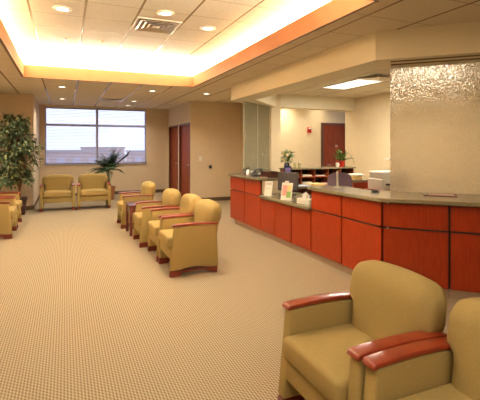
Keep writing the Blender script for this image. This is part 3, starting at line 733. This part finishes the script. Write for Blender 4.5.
t = thing('tissue_box', 'white tissue box with a tissue pulled up at the near end of the low countertop', 'tissue box', (3.12, 4.95, .70), -1.3)
obj('box', B(-.12, .12, -.06, .06, 0, .075), paper, t, bevel=.005)
b = NB(); c0 = b.verts.new((0, 0, .17))
rg = [b.verts.new((.05*math.cos(a)*(1+.3*math.sin(3*a)), .03*math.sin(a), .075)) for a in [2*PI*k/12 for k in range(12)]]
md_ = [b.verts.new((.06*math.cos(a)+.01*math.sin(5*a), .035*math.sin(a)+.008*math.cos(4*a), .125)) for a in [2*PI*k/12 for k in range(12)]]
for k in range(12):
    j = (k+1) % 12; b.faces.new([rg[k], rg[j], md_[j], md_[k]]); b.faces.new([md_[k], md_[j], c0])
obj('tissue', b, paper, t)
t = thing('pen_cup', 'dark pen cup with white pens beside the tissue box', 'pen cup', (3.40, 5.12, .70))
b = NB(); lathe(b, [(.035, 0), (.04, .10), (.036, .10), (.032, .01)], 18); obj('cup', b, black, t)
for k in range(4): b = NB(); tube(b, [(.01*math.cos(k*1.6), .01*math.sin(k*1.6), .02), (.04*math.cos(k*1.6), .04*math.sin(k*1.6), .16)], .004, 6); obj('pen', b, white, t)
t = thing('stapler', 'black stapler lying behind the tissue box on the low countertop', 'stapler', (3.42, 5.32, .70), .5)
obj('base', B(-.02, .02, -.08, .08, 0, .012), black, t); b = NB(); vs = box(b, -.017, .017, -.08, .08, .022, .045)
for v in vs: v.co.z += (v.co.y+.08)*.12
obj('arm', b, darkg, t); obj('hinge', B(-.018, .018, -.08, -.06, .012, .024), black, t)
# post on near section
t = thing('counter_post', 'slim pale metal post standing on the near tall countertop', 'post', (3.27, 4.42, .97))
obj('upright', B(-.011, .011, -.011, .011, .006, .22), mat('pale_post', (.62, .58, .50), .3), t, bevel=.003); obj('base', B(-.03, .03, -.03, .03, 0, .006), white, t)
# clipboard before the rain glass
t = thing('clipboard', 'dark red clipboard with pinkish paper lying on the angled countertop', 'clipboard', (3.78, 3.28, .97), -PI/4)
obj('board', B(-.16, .16, -.11, .11, 0, .008), mat('maroon_board', (.10, .02, .02), .5), t); obj('sheet', B(-.12, .14, -.10, .10, .008, .011), mat('pink_sheet', (.66, .46, .38), .7), t); obj('clip', B(-.16, -.13, -.05, .05, .008, .02), metal, t)
t = thing('pen_tray', 'small dark oval pen tray on the countertop left of the rain glass', 'tray', (3.36, 3.82, .97))
b = NB(); lathe(b, [(.03, 0), (.055, .018), (.05, .018), (.028, .005)], 22); obj('dish', b, black, t)
# on the pigeonhole unit
ZT = .735+.33
t = thing('potted_plant', 'leafy green plant in a tall navy vase at the left end of the pigeonhole unit', 'plant', (4.22, 7.42, ZT))
b = NB(); lathe(b, [(.045, 0), (.06, .05), (.05, .10), (.055, .11), (.045, .11)], 18); obj('vase', b, navy, t, smooth=False)
b = NB()
for k in range(150):
    a = random.uniform(0, 2*PI); p = Vector((0, 0, .10))+Vector((math.cos(a)*random.uniform(0, .12)+.02, math.sin(a)*random.uniform(0, .10), random.uniform(0, .24)))
    leaf(b, p, Vector((math.cos(a), math.sin(a), .3))+rv(.4), Vector((0, 0, 1)), random.uniform(.06, .10), .05)
obj('leaves', b, greenm, t)
t = thing('picture_frame', 'small purple picture frame in front of the navy vase', 'picture frame', (4.10, 7.16, .735), -.35)
b = NB(); vs = box(b, -.075, .075, 0, .012, 0, .38)
for v in vs: v.co.y += v.co.z*.12
obj('frame', b, navy, t); b = NB(); vs = box(b, -.055, .055, -.003, -.0005, .20, .35)
for v in vs: v.co.y += v.co.z*.12
obj('picture', b, mat('purple_print', (.22, .16, .42), .4), t); obj('easel_back', B(-.02, .02, .03, .10, 0, .08), navy, t)
for k in range(2):
    t = thing('glass_jar', 'small clear jar on the pigeonhole unit, ' + ('left one' if k == 0 else 'right one'), 'jar', (4.40+.10*k, 7.40, ZT), 0, 'jars on the pigeonhole unit')
    b = NB(); lathe(b, [(.03, 0), (.033, .09), (.026, .10)], 16); obj('jar_body', b, glassg, t); b = NB(); lathe(b, [(.028, .10), (.028, .12)], 16); obj('jar_lid', b, white, t)
t = thing('potted_plant', 'spiky green plant in a bright red pot on the right of the pigeonhole unit', 'plant', (5.60, 7.42, ZT))
b = NB(); lathe(b, [(.05, 0), (.068, .11), (.073, .11), (.073, .13), (.06, .13)], 20); obj('pot', b, red, t)
b = NB()
for k in range(46):
    a = random.uniform(0, 2*PI); el = random.uniform(.25, 1.4); L_ = random.uniform(.16, .30)
    d = Vector((math.cos(a)*math.cos(el), math.sin(a)*math.cos(el), math.sin(el)))
    leaf(b, Vector((0, 0, .12)), d, Vector((0, 0, 1)), L_, .035)
    leaf(b, Vector((0, 0, .12))+d*L_*.8, d+Vector((0, 0, -.5)), Vector((0, 0, 1)), .08, .035)
obj('leaves', b, greenm, t)
b = NB(); tube(b, [(0, 0, .12), (.1, 0, .30), (.22, 0, .28), (.32, 0, .12), (.34, 0, .0+.03)], .004, 5); obj('runner', b, greenm, t)
t = thing('white_cup', 'small white cup beside the red plant pot', 'cup', (5.44, 7.36, ZT))
b = NB(); lathe(b, [(.03, 0), (.036, .09), (.032, .09), (.026, .01)], 18); obj('cup_body', b, paper, t); b = NB(); tube(b, [(.034, 0, .07), (.055, 0, .06), (.055, 0, .035), (.033, 0, .025)], .005, 6); obj('cup_handle', b, paper, t)
